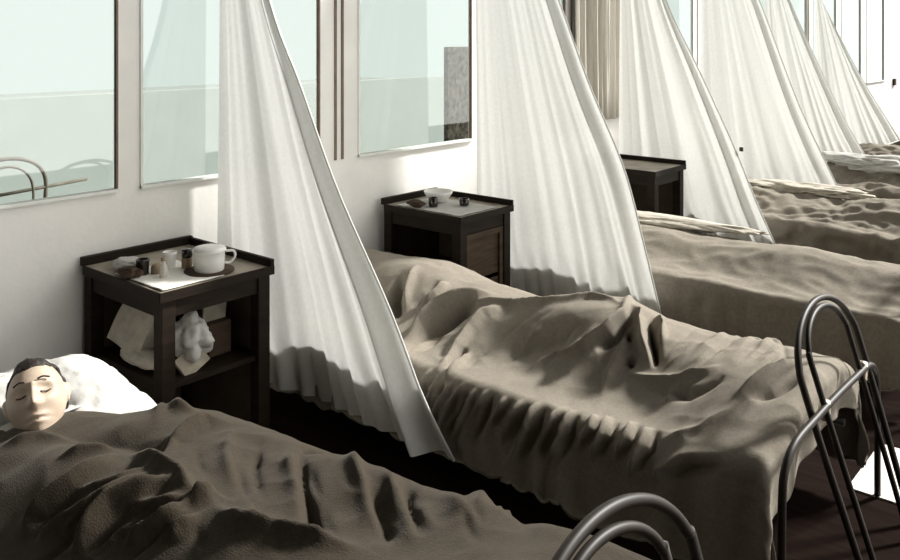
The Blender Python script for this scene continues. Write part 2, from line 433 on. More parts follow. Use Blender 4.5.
  (0.004, 0.008, [(2.135, 0.276), (2.147, 0.191), (2.158, 0.099)]),
  (-0.004, 0.008, [(2.147, -0.099), (2.112, -0.142), (2.077, -0.198)]),
  (0.007, 0.008, [(2.124, -0.078), (2.089, -0.113), (2.066, -0.163)]),
  (-0.003, 0.008, [(2.32, -0.043), (2.297, -0.113), (2.274, -0.191)]),
  (-0.004, 0.008, [(2.204, -0.092), (2.193, -0.127), (2.17, -0.17)]),
  (-0.003, 0.008, [(2.147, 0.276), (2.101, 0.283), (2.135, 0.078)]),
  (0.005, 0.008, [(2.089, 0.156), (2.089, 0.042), (2.077, -0.043)]),
  (0.007, 0.008, [(2.193, 0.29), (2.147, 0.29), (2.181, 0.05)]),
  (-0.004, 0.008, [(2.112, 0.092), (2.112, 0.007), (2.089, -0.064)]),
  (0.005, 0.008, [(2.112, 0.283), (2.089, 0.29), (2.124, 0.142)]),
  (-0.004, 0.008, [(2.285, 0.283), (2.262, 0.276), (2.274, 0.156)]),
  (0.005, 0.008, [(2.135, 0.05), (2.124, -0.028), (2.101, -0.099)]),
  (-0.007, 0.008, [(2.251, 0.191), (2.251, 0.099), (2.251, 0.007)]),
  (0.004, 0.008, [(2.008, 0.057), (1.985, 0.0), (1.974, -0.064)]),
  (-0.004, 0.008, [(2.331, 0.135), (2.331, 0.05), (2.32, -0.028)]),
  (-0.007, 0.008, [(2.308, 0.092), (2.297, 0.0), (2.285, -0.099)]),
  (-0.003, 0.008, [(1.939, 0.312), (1.974, 0.106), (1.962, -0.014)]),
  (-0.004, 0.008, [(2.239, 0.177), (2.239, 0.092), (2.239, 0.007)]),
  (-0.006, 0.008, [(2.366, 0.142), (2.354, 0.035), (2.158, 0.538)]),
  (-0.003, 0.008, [(2.077, -0.028), (2.043, -0.085), (2.02, -0.149)]),
  (-0.004, 0.008, [(2.077, 0.283), (2.089, 0.127), (2.089, -0.007)]),
  (-0.007, 0.008, [(2.343, 0.085), (2.343, 0.021), (2.331, -0.043)]),
  (-0.005, 0.008, [(2.216, 0.177), (2.216, 0.099), (2.216, 0.007)]),
  (0.006, 0.008, [(2.031, 0.092), (2.02, -0.007), (1.985, -0.078)]),
  (0.004, 0.010, [(1.466, -0.05), (1.431, -0.092), (1.42, -0.149)]),
  (-0.004, 0.010, [(1.489, -0.085), (1.454, -0.127), (1.443, -0.184)]),
  (-0.004, 0.010, [(1.316, -0.177), (1.293, -0.241), (1.316, -0.34)]),
  (-0.004, 0.010, [(1.604, -0.092), (1.57, -0.135), (1.547, -0.184)]),
  (-0.004, 0.010, [(1.443, -0.127), (1.42, -0.177), (1.408, -0.241)]),
  (-0.004, 0.010, [(1.627, -0.021), (1.593, -0.057), (1.57, -0.106)]),
  (0.004, 0.010, [(1.685, -0.014), (1.662, -0.064), (1.639, -0.106)]),
  (-0.004, 0.010, [(1.466, 0.028), (1.431, -0.028), (1.408, -0.078)]),
  (-0.004, 0.010, [(1.373, -0.05), (1.339, -0.092), (1.316, -0.149)]),
  (-0.004, 0.010, [(1.662, -0.085), (1.627, -0.12), (1.604, -0.17)]),
 ],
}


def dist_poly(px, py, pl):
    best = 9; bt = 0; n = len(pl) - 1
    for i in range(n):
        ax, ay = pl[i]; bx, by = pl[i + 1]
        dx, dy = bx - ax, by - ay
        L = dx * dx + dy * dy + 1e-12
        t = ((px - ax) * dx + (py - ay) * dy) / L
        t = max(0., min(1., t))
        d = math.hypot(px - ax - t * dx, py - ay - t * dy)
        if d < best: best = d; bt = (i + t) / n
    return best, bt

def blanket(key, nl, nc, material, seed=0, yoff=0, folds=(), wr=.008, hang=.36):
    P = dict(BLANKETS[key]); P['yc'] += yoff
    l0, l1 = P['x0'], P['x1'] + .14
    cm = P['hw'] + hang
    F = []
    for a, w, pl in folds:
        xs = [p[0] for p in pl]; ys = [p[1] for p in pl]
        F.append((a, w, pl, min(xs) - 3 * w, max(xs) + 3 * w, min(ys) - 3 * w, max(ys) + 3 * w))
    G = [[None] * (nc + 1) for _ in range(nl + 1)]
    for i in range(nl + 1):
        for j in range(nc + 1):
            G[i][j] = Vector(surf(P, l0 + (l1 - l0) * i / nl, -cm + 2 * cm * j / nc))
    V = []
    for i in range(nl + 1):
        l = l0 + (l1 - l0) * i / nl
        for j in range(nc + 1):
            c = -cm + 2 * cm * j / nc
            a = G[min(i + 1, nl)][j] - G[max(i - 1, 0)][j]
            b = G[i][min(j + 1, nc)] - G[i][max(j - 1, 0)]
            nrm = a.cross(b)
            if nrm.length > 1e-9: nrm.normalize()
            else: nrm = Vector((0, 0, 1))
            h = 0
            for am, w, pl, xa, xb, ya, yb in F:
                if xa < l < xb and ya < c < yb:
                    d, t = dist_poly(l, c, pl)
                    if d < 3 * w:
                        e = 1.45 * smooth(-.06, .34, min(t, 1 - t))
                        h += am * e * math.exp(-(d / w) ** 1.4)
            q = Vector((l * 2.2, c * 3.2, seed))
            h += wr * (noise.noise(q * 1.6) + .7 * (1 - 2 * abs(noise.noise(q * 3.1 + Vector((5, 2, 1)))))) * 1.0
            h += wr * .35 * noise.noise(Vector((l * 22, c * 16, seed)))
            side = smooth(P['hw'] - .04, P['hw'] + .12, abs(c))
            if side > 0:
                h += side * .016 * (math.sin(l * 34 + 2.5 * noise.noise(Vector((l * 3, seed, 0))) * 3) * .6 + noise.noise(Vector((l * 15, c * 2, seed + 3))))
            foot = smooth(P['x1'] - .02, P['x1'] + .14, l)
            if foot > 0: h += foot * .010 * math.sin(c * 30 + seed)
            v = G[i][j] + nrm * h
            V.append((v.x, v.y, max(v.z, .035)))
    faces = [(i * (nc + 1) + j, (i + 1) * (nc + 1) + j, (i + 1) * (nc + 1) + j + 1, i * (nc + 1) + j + 1) for i in range(nl) for j in range(nc)]
    me = bpy.data.meshes.new('blanket'); me.from_pydata(V, [], faces)
    o = link('blanket', me, material)
    md = o.modifiers.new('thick', 'SOLIDIFY'); md.thickness = .008; md.offset = -1
    return o

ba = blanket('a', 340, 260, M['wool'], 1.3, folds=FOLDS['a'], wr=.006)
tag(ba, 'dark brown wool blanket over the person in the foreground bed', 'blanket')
bb = blanket('b', 460, 290, M['wool2'], 4.1, folds=FOLDS['b'], wr=.006)
tag(bb, 'heavily creased brown wool blanket on the middle bed beside the second gauze tent', 'blanket')
far_labels = ['smooth dark-sided blanket on the bed just behind the middle bed',
              'rumpled brown blanket on the fourth bed from the front',
              'rumpled blanket with pale folds on the small fifth bed at the right edge',
              'small dark blanket on the farthest bed at the right edge']
for k in range(4):
    o = blanket('c', 130, 110, M['wool2' if k == 1 else 'wool_far'], 9 + 3 * k, yoff=1.65 * k, wr=[.010, .030, .034, .03][k])
    tag(o, far_labels[k], 'blanket')

# ------------------------------------------------------------------ beds
def make_bed(yc, dx, zt, label, W=.25):
    t = thing('iron_bed', (dx, yc, 0), label, 'bed', 'iron beds standing in a row')
    for s in (-1, 1):
        bm = nb(); tube(bm, [(.36, s * .37, .27), (2.44, s * .37, .27)], .014, sm=0)
        obj('side_rail', bm, M['iron'], t, True)
    bm = nb()
    for i in range(13):
        x = .45 + i * .16
        box(bm, x - .012, x + .012, -.37, .37, .268, .274)
    obj('slat_base', bm, M['iron'], t)
    def arch(xb, W, z, k, y0, sgn=1, r=.011, foot=0.0, tear=.86):
        pts = []
        for zz in (foot, .2, .38): pts.append((zz, -W * (tear + (1 - tear) * zz / (z - W))))
        P = [(xb - sgn * k * (zz - .4), y0 + yy, zz) for zz, yy in pts]
        zb = z - W * .62
        for i in range(0, 13):
            a = math.pi - math.pi * i / 12
            zz = zb + W * .62 * math.sin(a)
            P.append((xb - sgn * k * (zz - .4), y0 + W * math.cos(a), zz))
        for zz, yy in pts[::-1]: P.append((xb - sgn * k * (zz - .4), y0 - yy, zz))
        return tube(nb(), P, r, sm=4)
    off = .11 if zt != .748 else .115
    obj('foot_hoop', arch(2.53, W, zt, .31, off, r=.0105), M['iron'], t, True)
    obj('inner_hoop', arch(2.548, W * .66, zt - .012, .31, off - .03, r=.009), M['iron'], t, True)
    for xx, nm in ((2.52, 'foot_rail'), (.22, 'head_rail')):
        P = [(xx, -.47, 0), (xx, -.47, .2), (xx, -.465, .38), (xx, -.44, .45), (xx, -.36, .49), (xx, -.2, .497), (xx, 0, .50),
             (xx, .2, .497), (xx, .36, .49), (xx, .44, .45), (xx, .465, .38), (xx, .47, .2), (xx, .47, 0)]
        fr = obj(nm, tube(nb(), P, .011, sm=4), M['iron'], t, True)
        if xx > 2: foot_rail = fr
    for yy in (off - .2, off + .2):
        bm = nb(); lathe(bm, [(0, -.03), (.016, -.028), (.018, 0), (.016, .028), (0, .03)], 14, (2.512, yy, .485))
        obj('clamp', bm, M['steel'], foot_rail, True)
    return t

beds = [(-.622, .282, .885, 'iron bed with bent foot hoops nearest the camera under the dark brown blanket'),
        (1.14, 0, .748, 'iron bed with bent foot hoops in the middle under the heavily creased blanket'),
        (2.84, 0, .70, 'iron bed third from the front behind the middle bed'),
        (4.49, 0, .70, 'iron bed fourth from the front'),
        (6.14, 0, .70, 'iron bed fifth from the front'),
        (7.79, 0, .70, 'iron bed farthest away at the right edge')]
for y, dx, zt, lb in beds: make_bed(y, dx, zt, lb, .285 if y == 1.14 else .245)
# bed hoop reflection in the first window, modelled as pipes outside
t = thing('iron_bed', (-.8, .02, -.5), 'bent dark bed end hoop showing through the leftmost window', 'bed')
def out_arch(x, w0, w1, z, r):
    P = []
    for i in range(13):
        a = math.pi - math.pi * i / 12
        P.append((x, (w0 + w1) / 2 + (w1 - w0) / 2 * math.cos(a), z - .16 + .16 * abs(math.sin(a)) ** .7))
    P = [(x, w0 + .03, 0), (x, w0, .9)] + P + [(x, w1 - .012, z - .3), (x, w1 - .04, .9), (x, w1 - .06, 0)]
    return tube(nb(), P, r, sm=4)
obj('outer_hoop', out_arch(0, -.16, .20, 1.54, .009), M['iron_worn'], t, True)
obj('inner_hoop', out_arch(.05, -.12, .12, 1.51, .006), M['iron_worn'], t, True)
obj('side_rail', tube(nb(), [(0, -.12, 1.37), (0, .40, 1.40)], .008, sm=0), M['iron_worn'], t, True)

def mattress(x0, x1, yc, label, z1=.36):
    bm = nb(); box(bm, x0, x1, yc - .39, yc + .39, .285, z1, .03)
    o = obj('mattress', bm, M['tick'], None, True)
    return tag(o, label, 'mattress', 'mattresses on the iron beds')
mattress(.42, 2.66, -.55, 'pale mattress under the foreground blanket and pillow')
mattress(.36, 2.42, 1.14, 'pale mattress under the creased middle blanket')

def pillow(cx, cy, cz, sx, sy, sz, label, dent=None, rz=0, tilt=0, material='linen', seed=0):
    bm = nb(); n = 44
    top = []; bot = []
    for i in range(n + 1):
        ra = []; rb = []
        for j in range(n + 1):
            u = -1 + 2 * i / n; v = -1 + 2 * j / n
            e = (max(0, (1 - abs(u) ** 2.6)) * max(0, (1 - abs(v) ** 2.6))) ** .42
            px = u * sx * (1 - .07 * (1 - v * v)); py = v * sy * (1 - .07 * (1 - u * u))
            w = .010 * noise.noise(Vector((u * 3, v * 4, seed))) + .008 * (1 - 2 * abs(noise.noise(Vector((u * 5, v * 9, seed + 4)))))
            zt_ = sz * e + w * min(1, e * 2)
            if dent:
                d = math.hypot(px - dent[0], py - dent[1])
                zt_ -= dent[2] * math.exp(-(d / dent[3]) ** 2) * min(1, e * 1.5)
            ra.append(bm.verts.new((px, py, max(zt_, .002))))
            rb.append(bm.verts.new((px, py, -sz * .55 * e)) if 0 < i < n and 0 < j < n else ra[-1])
        top.append(ra); bot.append(rb)
    for i in range(n):
        for j in range(n):
            bm.faces.new((top[i][j], top[i + 1][j], top[i + 1][j + 1], top[i][j + 1]))
            f = [bot[i][j], bot[i][j + 1], bot[i + 1][j + 1], bot[i + 1][j]]
            try: bm.faces.new(f)
            except ValueError: pass
    o = obj('pillow', bm, M[material], None, True)
    o.location = (cx, cy, cz); o.rotation_euler = (0, tilt, rz)
    return tag(o, label, 'pillow')
pillow(.735, -.475, .435, .25, .29, .15, 'plump white pillow under the head of the person in the foreground bed', dent=(.10, -.09, .09, .12), tilt=.12, seed=2)
# turned-down sheet strip along the head edge of the foreground blanket
bm = nb(); rows = []
for i in range(61):
    y = -1.0 + .80 * i / 60
    r = []
    for k in range(9):
        x = .79 + .10 * k / 8
        z = top_a(min(max(x, .86), 2), y + .52) + .012 + .006 * math.sin(i * .5 + k) * (1 - k / 8)
        if y < -.96: z -= .02
        r.append(bm.verts.new((x + .015 * math.sin(i * .21), y, z - (.03 * (1 - k / 3) if k < 3 else 0))))
    rows.append(r)
for a, b in zip(rows, rows[1:]):
    for k in range(8): bm.faces.new((a[k], b[k], b[k + 1], a[k + 1]))
o = obj('sheet', bm, M['linen'], None, True)
md = o.modifiers.new('thick', 'SOLIDIFY'); md.thickness = .006
tag(o, 'white sheet edge turned down over the foreground blanket below the face', 'sheet')

# ------------------------------------------------------------------ gauze tents
NETS = [
 # y plane, right edge (x,z) from the top down, left edge x top/bottom, hem (x,z) from wall to tip
 (.63, [(.10, 2.55), (.391, 1.761), (.588, 1.408), (.813, 1.004), (1.104, .595), (1.279, .31), (1.415, .135)], [(.05, 2.55), (.04, .30)],
  [(.04, .30), (.20, .20), (.40, .14), (.60, .12), (.78, .125), (.944, .135), (1.156, .125), (1.303, .128), (1.415, .135)]),
 (2.28, [(.40, 2.65), (.767, 1.806), (.961, 1.352), (1.162, .944), (1.275, .583), (1.373, .226)], [(.19, 2.65), (.18, .15)],
  [(.18, .15), (.5, .155), (.767, .165), (1.016, .185), (1.247, .205), (1.373, .226)]),
 (3.93, [(.30, 2.65), (.578, 1.867), (.823, 1.381), (1.068, .887), (1.236, .508), (1.352, .278)], [(.22, 2.65), (.22, .2)],
  [(.22, .2), (.6, .2), (1.0, .22), (1.352, .278)]),
 (5.58, [(.30, 2.65), (.614, 1.922), (.945, 1.049), (1.279, .348)], [(.10, 2.65), (.08, .25)],
  [(.08, .25), (.6, .25), (1.0, .28), (1.279, .348)]),
 (7.23, [(.08, 2.65), (.30, 1.987), (.782, .893), (1.055, .398)], [(.05, 2.65), (.05, .3)],
  [(.05, .3), (.5, .3), (1.055, .398)]),
 (8.88, [(.06, 2.3), (.107, 2.05), (.526, 1.175), (.943, .461)], [(.04, 2.3), (.04, .3)],
  [(.04, .3), (.5, .3), (.943, .461)]),
]
NL = ['large white gauze tent nearest the camera, between the foreground and middle beds',
      'white gauze tent standing behind the middle bed beside the pale-topped bedside table',
      'white gauze tent third from the front', 'white gauze tent fourth from the front',
      'white gauze tent fifth from the front', 'farthest narrow white gauze tent at the end of the row']
def resample(pts, n):
    P = catmull([(a, 0, b) for a, b in pts], 10)
    D = [0]
    for a, b in zip(P, P[1:]): D.append(D[-1] + (b - a).length)
    out = []; k = 0
    for i in range(n + 1):
        s = D[-1] * i / n
        while k < len(D) - 2 and D[k + 1] < s: k += 1
        t = (s - D[k]) / max(1e-9, D[k + 1] - D[k])
        out.append(P[k].lerp(P[k + 1], min(1, t)))
    return out
def net(i, spec, label):
    yp, R, Lf, Hm = spec
    nu, nv = 150, 90
    Rr = resample(R, nv); Hh = resample(Hm, nu)
    A = Vector((Lf[0][0], 0, Lf[0][1])); B = Vector((R[0][0], 0, R[0][1]))
    V = []
    for b in range(nv + 1):
        v = b / nv
        for a in range(nu + 1):
            u = a / nu
            top = A.lerp(B, u)
            p = top.lerp(Hh[a], v)
            straight = B.lerp(Hh[nu], v)
            corr = Rr[b] - straight
            p = p + corr * (u ** 3)
            ang = u
            amp = .004 + .030 * v
            y = amp * (1.3 * noise.noise(Vector((u * 5, v * .8, i * 3.1))) + .55 * noise.noise(Vector((u * 13, v * .7, i * 3.1))) + .45 * (1 - 2 * abs(noise.noise(Vector((u * 10 + 4, v * .5, i * 3.1))))))
            y += .017 * v * smooth(.35, 1, v) * math.sin(u * 62 + 5 * noise.noise(Vector((u * 6, 0, i)))) * smooth(.35, .9, u)
            # rolled edge crease
            y += (.034 * v + .016) * (-math.exp(-((u - .90) / .018) ** 2) + .8 * math.exp(-((u - .955) / .03) ** 2)) + .02 * v * math.exp(-((u - .80) / .02) ** 2)
            y += .05 * math.sin(math.pi * u) * v - .02
            if v > .9: y += .012 * math.sin(u * 90 + i) * (v - .9) * 10
            z = p.z
            V.append((max(p.x, .03), yp + y, z))
    F = [(b * (nu + 1) + a, (b + 1) * (nu + 1) + a, (b + 1) * (nu + 1) + a + 1, b * (nu + 1) + a + 1) for b in range(nv) for a in range(nu)]
    t = thing('gauze_tent', (.05, yp, R[0][1]), label, 'bed curtain', 'white gauze tents hung between the beds')
    loc = Vector(t.location)
    me = bpy.data.meshes.new('gauze'); me.from_pydata([tuple(Vector(v) - loc) for v in V], [], F)
    ga = link('gauze', me, M['net'], t)
    bm = nb(); tube(bm, [(.09 + (R[0][0] - .1) * .6, 0, -.02), (.09 + (R[0][0] - .1) * .4, 0, .08), (.0, 0, 3.0 - loc.z)], .006, sm=4)
    obj('hanging_cord', bm, M['linen_g'], t, True)
    # stitched hem cord down the free edge
    bm = nb(); tube(bm, [tuple(Vector(V[b * (nu + 1) + nu]) - loc) for b in range(0, nv + 1, 3)], .005, 6, sm=0)
    obj('hem', bm, M['net'], ga, True)
    return t
for i, (s, l) in enumerate(zip(NETS, NL)): net(i, s, l)
bm = nb(); tube(bm, [(.05, YB, 3.0), (.05, YE, 3.0)], .008, sm=0)
tag(obj('curtain_rail', bm, M['iron'], None, True), 'thin dark wire running along the top of the window wall', 'rail')
bm = nb(); box(bm, -.012, .012, -.006, .006, -.014, .014, .002)
o = obj('clip', bm, M['wood2']); o.location = (1.105, 3.945, .86)
tag(o, 'tiny dark clip on the sloping edge of the third gauze tent', 'clip')
bm = nb(); box(bm, 0, .03, -.05, .05, -.05, .05, .004)
o = obj('wall_fitting', bm, M['wood2']); o.location = (.0, 12.64, 0.93)
tag(o, 'tiny dark fitting on the white wall at the far right edge', 'fitting')

# ------------------------------------------------------------------ bedside tables
def table(x0, x1, y0, y1, zt, label, woods, paneled):
    t = thing('bedside_table', (x0, y0, 0), label, 'bedside table', 'wooden bedside tables by the wall')
    W, D = x1 - x0, y1 - y0
    wd = woods
    L = .055
    for a in (0, W - L):
        for b in (0, D - L):
            bm = nb(); box(bm, a, a + L, b, b + L, 0, zt - .02, .004); obj('leg', bm, wd, t)
    bm = nb(); box(bm, -.008, W + .008, -.008, D + .008, zt - .022, zt, .004); obj('table_top', bm, M['wood_top'], t)
    bm = nb()
    box(bm, .01, W - .01, .008, .026, zt - .095, zt - .022); box(bm, .01, W - .01, D - .026, D - .008, zt - .095, zt - .022)
    box(bm, W - .026, W - .008, .01, D - .01, zt - .095, zt - .022); box(bm, .008, .026, .01, D - .01, zt - .095, zt - .022)
    obj('apron', bm, wd, t)
    bm = nb()   # raised gallery on three sides with a dark nosing round the front
    box(bm, -.012, .012, -.012, D + .012, zt, zt + .035, .003)
    box(bm, .012, W + .012, D - .006, D + .012, zt - .02, zt + .03, .003)
    box(bm, .012, W + .012, -.013, -.006, zt - .03, zt + .004)
    box(bm, W + .006, W + .013, -.013, D + .012, zt - .03, zt + .004)
    obj('gallery_rim', bm, wd, t)
    bm = nb(); box(bm, .02, W - .02, .02, D - .02, .34, .36); obj('shelf', bm, wd, t)
    bm = nb(); box(bm, .012, .024, .03, D - .03, .02, zt - .09)
    box(bm, .03, W - .03, D - .030, D - .018, .02, zt - .09); obj('back_panel', bm, M['panel'], t)
    if paneled:
        bm = nb(); box(bm, W - .035, W - .02, .05, D - .05, .10, zt - .09)
        dr = obj('door', bm, M['wood2'], t)
        bm = nb(); box(bm, W - .02, W - .008, .055, .085, .12, zt - .10); box(bm, W - .02, W - .008, D - .085, D - .055, .12, zt - .10)
        box(bm, W - .02, W - .008, .085, D - .085, zt - .13, zt - .10)
        obj('door_frame', bm, M['wood2'], dr)
    return t
table(.03, .60, 0, .47, .70, 'open dark wooden bedside table holding cloths, beside the foreground bed', M['wood'], False)
table(.05, .59, 1.65, 2.07, .70, 'brown bedside table with pale top between the middle bed and second gauze tent', M['wood'], True)
table(.18, .765, 3.38, 3.80, .74, 'far bedside table half hidden behind the second gauze tent', M['wood'], False)

TZ = .701
def place(name, bm, m, loc, label, cat, smooth=True, rz=0, group=None):
    o = obj(name, bm, m, None, smooth); o.location = loc; o.rotation_euler = (0, 0, rz)
    return tag(o, label, cat, group)
def crumple(bm, r, seed, flat=.5, amp=.4, sub=4):
    bmesh.ops.create_icosphere(bm, subdivisions=sub, radius=1)
    for v in bm.verts:
        n1 = noise.noise(v.co * 1.4 + Vector((seed, 0, 0))); n2 = 1 - 2 * abs(noise.noise(v.co * 2.8 + Vector((0, seed, 0))))
        k = 1 + amp * n1 + amp * .6 * n2 * .7
        v.co = Vector((v.co.x * r[0] * k, v.co.y * r[1] * k, v.co.z * r[2] * k))
    zm = min(v.co.z for v in bm.verts)
    for v in bm.verts: v.co.z = max(v.co.z - zm - .1 * r[2], 0)
    return bm
def sheet_on(name, x0, x1, y0, y1, z, m, label, cat, seed=0, rz=0, amp=.003):
    bm = nb(); n = 24; g = []
    cx, cy = (x0 + x1) / 2, (y0 + y1) / 2
    for i in range(n + 1):
        g.append([bm.verts.new((x0 - cx + (x1 - x0) * i / n, y0 - cy + (y1 - y0) * j / n, .002 + amp * (.6 + noise.noise(Vector((i * .25, j * .25, seed)))))) for j in range(n + 1)])
    for i in range(n):
        for j in range(n): bm.faces.new((g[i][j], g[i + 1][j], g[i + 1][j + 1], g[i][j + 1]))
    o = obj(name, bm, m, None, True)
    md = o.modifiers.new('thick', 'SOLIDIFY'); md.thickness = .0012
    o.location = (cx, cy, z); o.rotation_euler = (0, 0, rz)
    return tag(o, label, cat)
sheet_on('paper', .25, .585, .012, .27, TZ, M['paper'], 'white paper sheet laid flat on the foreground bedside table', 'paper', 3)
sheet_on('cloth', .12, .57, 1.665, 1.97, TZ, M['linen'], 'white cloth laid over the top of the pale-topped second bedside table', 'cloth', 5)

# white enamel pot with dark rim line, lid and handle
t = thing('enamel_pot', (.485, .27, TZ), 'round white enamel pot with lid and handle on the foreground bedside table', 'pot')
bm = nb(); lathe(bm, [(0, .002), (.050, .002), (.056, .01), (.058, .05), (.059, .078), (.064, .083), (.064, .087), (.058, .088), (.055, .08), (.052, .012), (0, .01)], 36)
obj('pot_body', bm, M['enamel'], t, True)
bm = nb(); lathe(bm, [(.060, .088), (.061, .092), (.045, .097), (.012, .099), (0, .099)], 36)
lathe(bm, [(0, .089), (.060, .088)], 36); obj('lid', bm, M['enamel'], t, True)
bm = nb(); tube(bm, [(.03, .053, .075), (.043, .080, .072), (.045, .085, .05), (.036, .068, .028), (.028, .050, .03)], .005, sm=6)
obj('handle', bm, M['enamel'], t, True)
bm = nb(); lathe(bm, [(0, .0), (.088, .0), (.094, .006), (.094, .009), (.0, .005)], 36)
place('saucer', bm, M['wood2'], (.485, .27, TZ - .001), 'dark saucer beneath the white enamel pot', 'saucer')
# brown jar with black cap
t = thing('jar', (.385, .235, TZ), 'small tan jar with black cap left of the white enamel pot', 'jar')
bm = nb(); lathe(bm, [(0, 0), (.018, 0), (.020, .004), (.020, .042), (.017, .046), (0, .046)], 20); obj('jar_body', bm, M['tan'], t, True)
bm = nb(); lathe(bm, [(0, .046), (.019, .046), (.020, .05), (.020, .074), (.018, .077), (0, .077)], 20); obj('cap', bm, M['dark_glass'], t, True)
# white cup behind
bm = nb(); lathe(bm, [(0, .002), (.019, .002), (.021, .006), (.026, .058), (.0275, .066), (.025, .066), (.019, .008), (0, .006)], 24)
place('cup', bm, M['enamel'], (.33, .195, TZ), 'small white cup between the tan jar and the glass phial', 'cup')
# glass phial
t = thing('phial', (.435, .105, TZ + .004), 'small pale glass phial with stopper near the front of the foreground table', 'bottle')
bm = nb(); lathe(bm, [(0, 0), (.013, 0), (.015, .004), (.015, .04), (.008, .052), (.007, .062), (0, .062)], 20); obj('phial_body', bm, M['clearish'], t, True)
bm = nb(); lathe(bm, [(0, .062), (.009, .062), (.010, .072), (0, .073)], 16); obj('stopper', bm, M['tan'], t, True)
# dark tumbler
bm = nb(); lathe(bm, [(0, .002), (.020, .002), (.022, .006), (.025, .058), (.026, .062), (.022, .062), (.018, .008), (0, .006)], 24)
place('tumbler', bm, M['dark_glass'], (.34, .075, TZ), 'dark glass tumbler between the phial and the crumpled cloth', 'tumbler')
bm = nb(); lathe(bm, [(0, .0), (.02, .0), (.021, .03), (.014, .04), (.0, .04)], 18)
place('small_jar', bm, M['tan'], (.37, .115, TZ), 'tiny tan pot behind the glass phial', 'jar')
place('crumpled_cloth', crumple(nb(), (.075, .04, .022), 2.2), M['linen'], (.235, .07, TZ), 'small crumpled white cloth at the wall end of the foreground bedside table', 'cloth')
place('crumpled_rag', crumple(nb(), (.05, .035, .018), 5.2), M['wood2'], (.33, .03, TZ), 'small dark crumpled rag on the front edge of the foreground bedside table', 'rag')

# objects on the shelf of the first table
def slab(sx, sy, sz, seed, amp=.006):
    bm = nb(); bmesh.ops.create_cube(bm, size=1)
    bmesh.ops.subdivide_edges(bm, edges=list(bm.edges), cuts=9, use_grid_fill=True)
    for v in bm.verts:
        v.co = Vector((v.co.x * sx, v.co.y * sy, v.co.z * sz))
        v.co += Vector((1, .6, 1)) * amp * noise.noise(v.co * 14 + Vector((seed, 0, 0)))
    return bm
SZ = .361
o = place('folded_towel', slab(.19, .07, .16, 1), M['linen_g'], (.255, .10, .475), 'pale folded towel leaning on the shelf at the wall side of the foreground table', 'towel', False)
o.rotation_euler = (math.radians(-24), math.radians(12), .1)
o = place('folded_cloth', crumple(nb(), (.12, .045, .028), 7.7, amp=.3), M['linen_g'], (.335, .075, SZ), 'grey folded cloth lying under the leaning towel on the table shelf', 'cloth')
place('crumpled_paper', crumple(nb(), (.065, .06, .075), 11.3, amp=.55), M['linen'], (.49, .19, SZ + .035), 'bright crumpled white cloth on the open shelf of the foreground table', 'cloth')
o = place('open_booklet', slab(.014, .12, .085, 3, .002), M['board'], (.52, .17, SZ + .035), 'pale open booklet propped beneath the crumpled white cloth', 'booklet', False)
o.rotation_euler = (math.radians(24), math.radians(-30), 0)
bm = nb(); lathe(bm, [(0, 0), (.012, 0), (.013, .03), (.012, .23), (.008, .25), (0, .25)], 16)
place('bottle', bm, M['tan'], (.50, .085, SZ), 'slim tan bottle standing behind the near leg on the table shelf', 'bottle')
o = place('card', slab(.008, .105, .13, 4, .001), M['board'], (.44, .325, .555), 'grey card leaning inside the foreground bedside table at the right', 'card', False)
o.rotation_euler = (0, math.radians(8), 0)
bm = nb(); box(bm, -.05, .05, -.05, .05, 0, .127, .003)
place('small_box', bm, M['wood2'], (.42, .33, SZ), 'small dark wooden box under the grey card on the shelf', 'box', False)

# second table top
def cup(loc, r, h, m, label):
    bm = nb(); lathe(bm, [(0, .001), (r * .85, .001), (r * .92, .005), (r, h), (r * .88, h), (r * .78, .008), (0, .006)], 22)
    return place('jar', bm, M[m], loc, label, 'jar')
cup((.315, 1.755, TZ + .006), .027, .048, 'dark_glass', 'left dark jar on the white cloth of the second bedside table')
cup((.42, 1.885, TZ + .006), .028, .036, 'dark_glass', 'right dark jar on the white cloth of the second bedside table')
bm = nb(); lathe(bm, [(0, .001), (.04, .001), (.045, .008), (.075, .045), (.080, .06), (.076, .06), (.04, .012), (0, .01)], 30)
place('enamel_bowl', bm, M['enamel'], (.25, 1.87, TZ + .006), 'white enamel bowl at the back of the second bedside table', 'bowl')
place('crumpled_cloth', crumple(nb(), (.05, .03, .016), 3.9), M['wood2'], (.25, 1.69, TZ + .004), 'small dark crumpled rag at the left end of the second bedside table', 'rag')

# bright rumpled bedclothes heaped on far beds
place('rumpled_sheet', crumple(nb(), (.34, .16, .06), 21.5, amp=.6, sub=5), M['linen'], (1.33, 6.2, .45), 'crumpled white sheet heaped on the fifth bed at the right edge', 'sheet')
place('rumpled_sheet', crumple(nb(), (.34, .10, .035), 25.5, amp=.6, sub=5), M['linen_g'], (1.25, 4.72, .47), 'grey rumpled sheet lying along the fourth bed', 'sheet')
place('rumpled_sheet', crumple(nb(), (.45, .09, .03), 28.5, amp=.6, sub=5), M['linen_g'], (.95, 3.12, .46), 'grey rumpled sheet lying along the third bed below the far table', 'sheet')

# ------------------------------------------------------------------ person in the foreground bed
def ico(bm, c, r, sub=3, M4=None):
    g = bmesh.ops.create_icosphere(bm, subdivisions=sub, radius=1)
    for v in g['verts']:
        p = Vector((v.co.x * r[0], v.co.y * r[1], v.co.z * r[2]))
        v.co = (M4 @ p if M4 else p) + Vector(c)
def capsule(bm, a, b, ra, rb, n=9):
    a, b = Vector(a), Vector(b)
    k = max(2, int((b - a).length / (min(ra, rb) * .55)))
    for i in range(k + 1):
        t = i / k; r = ra + (rb - ra) * t
        ico(bm, a.lerp(b, t), (r, r, r), 2)

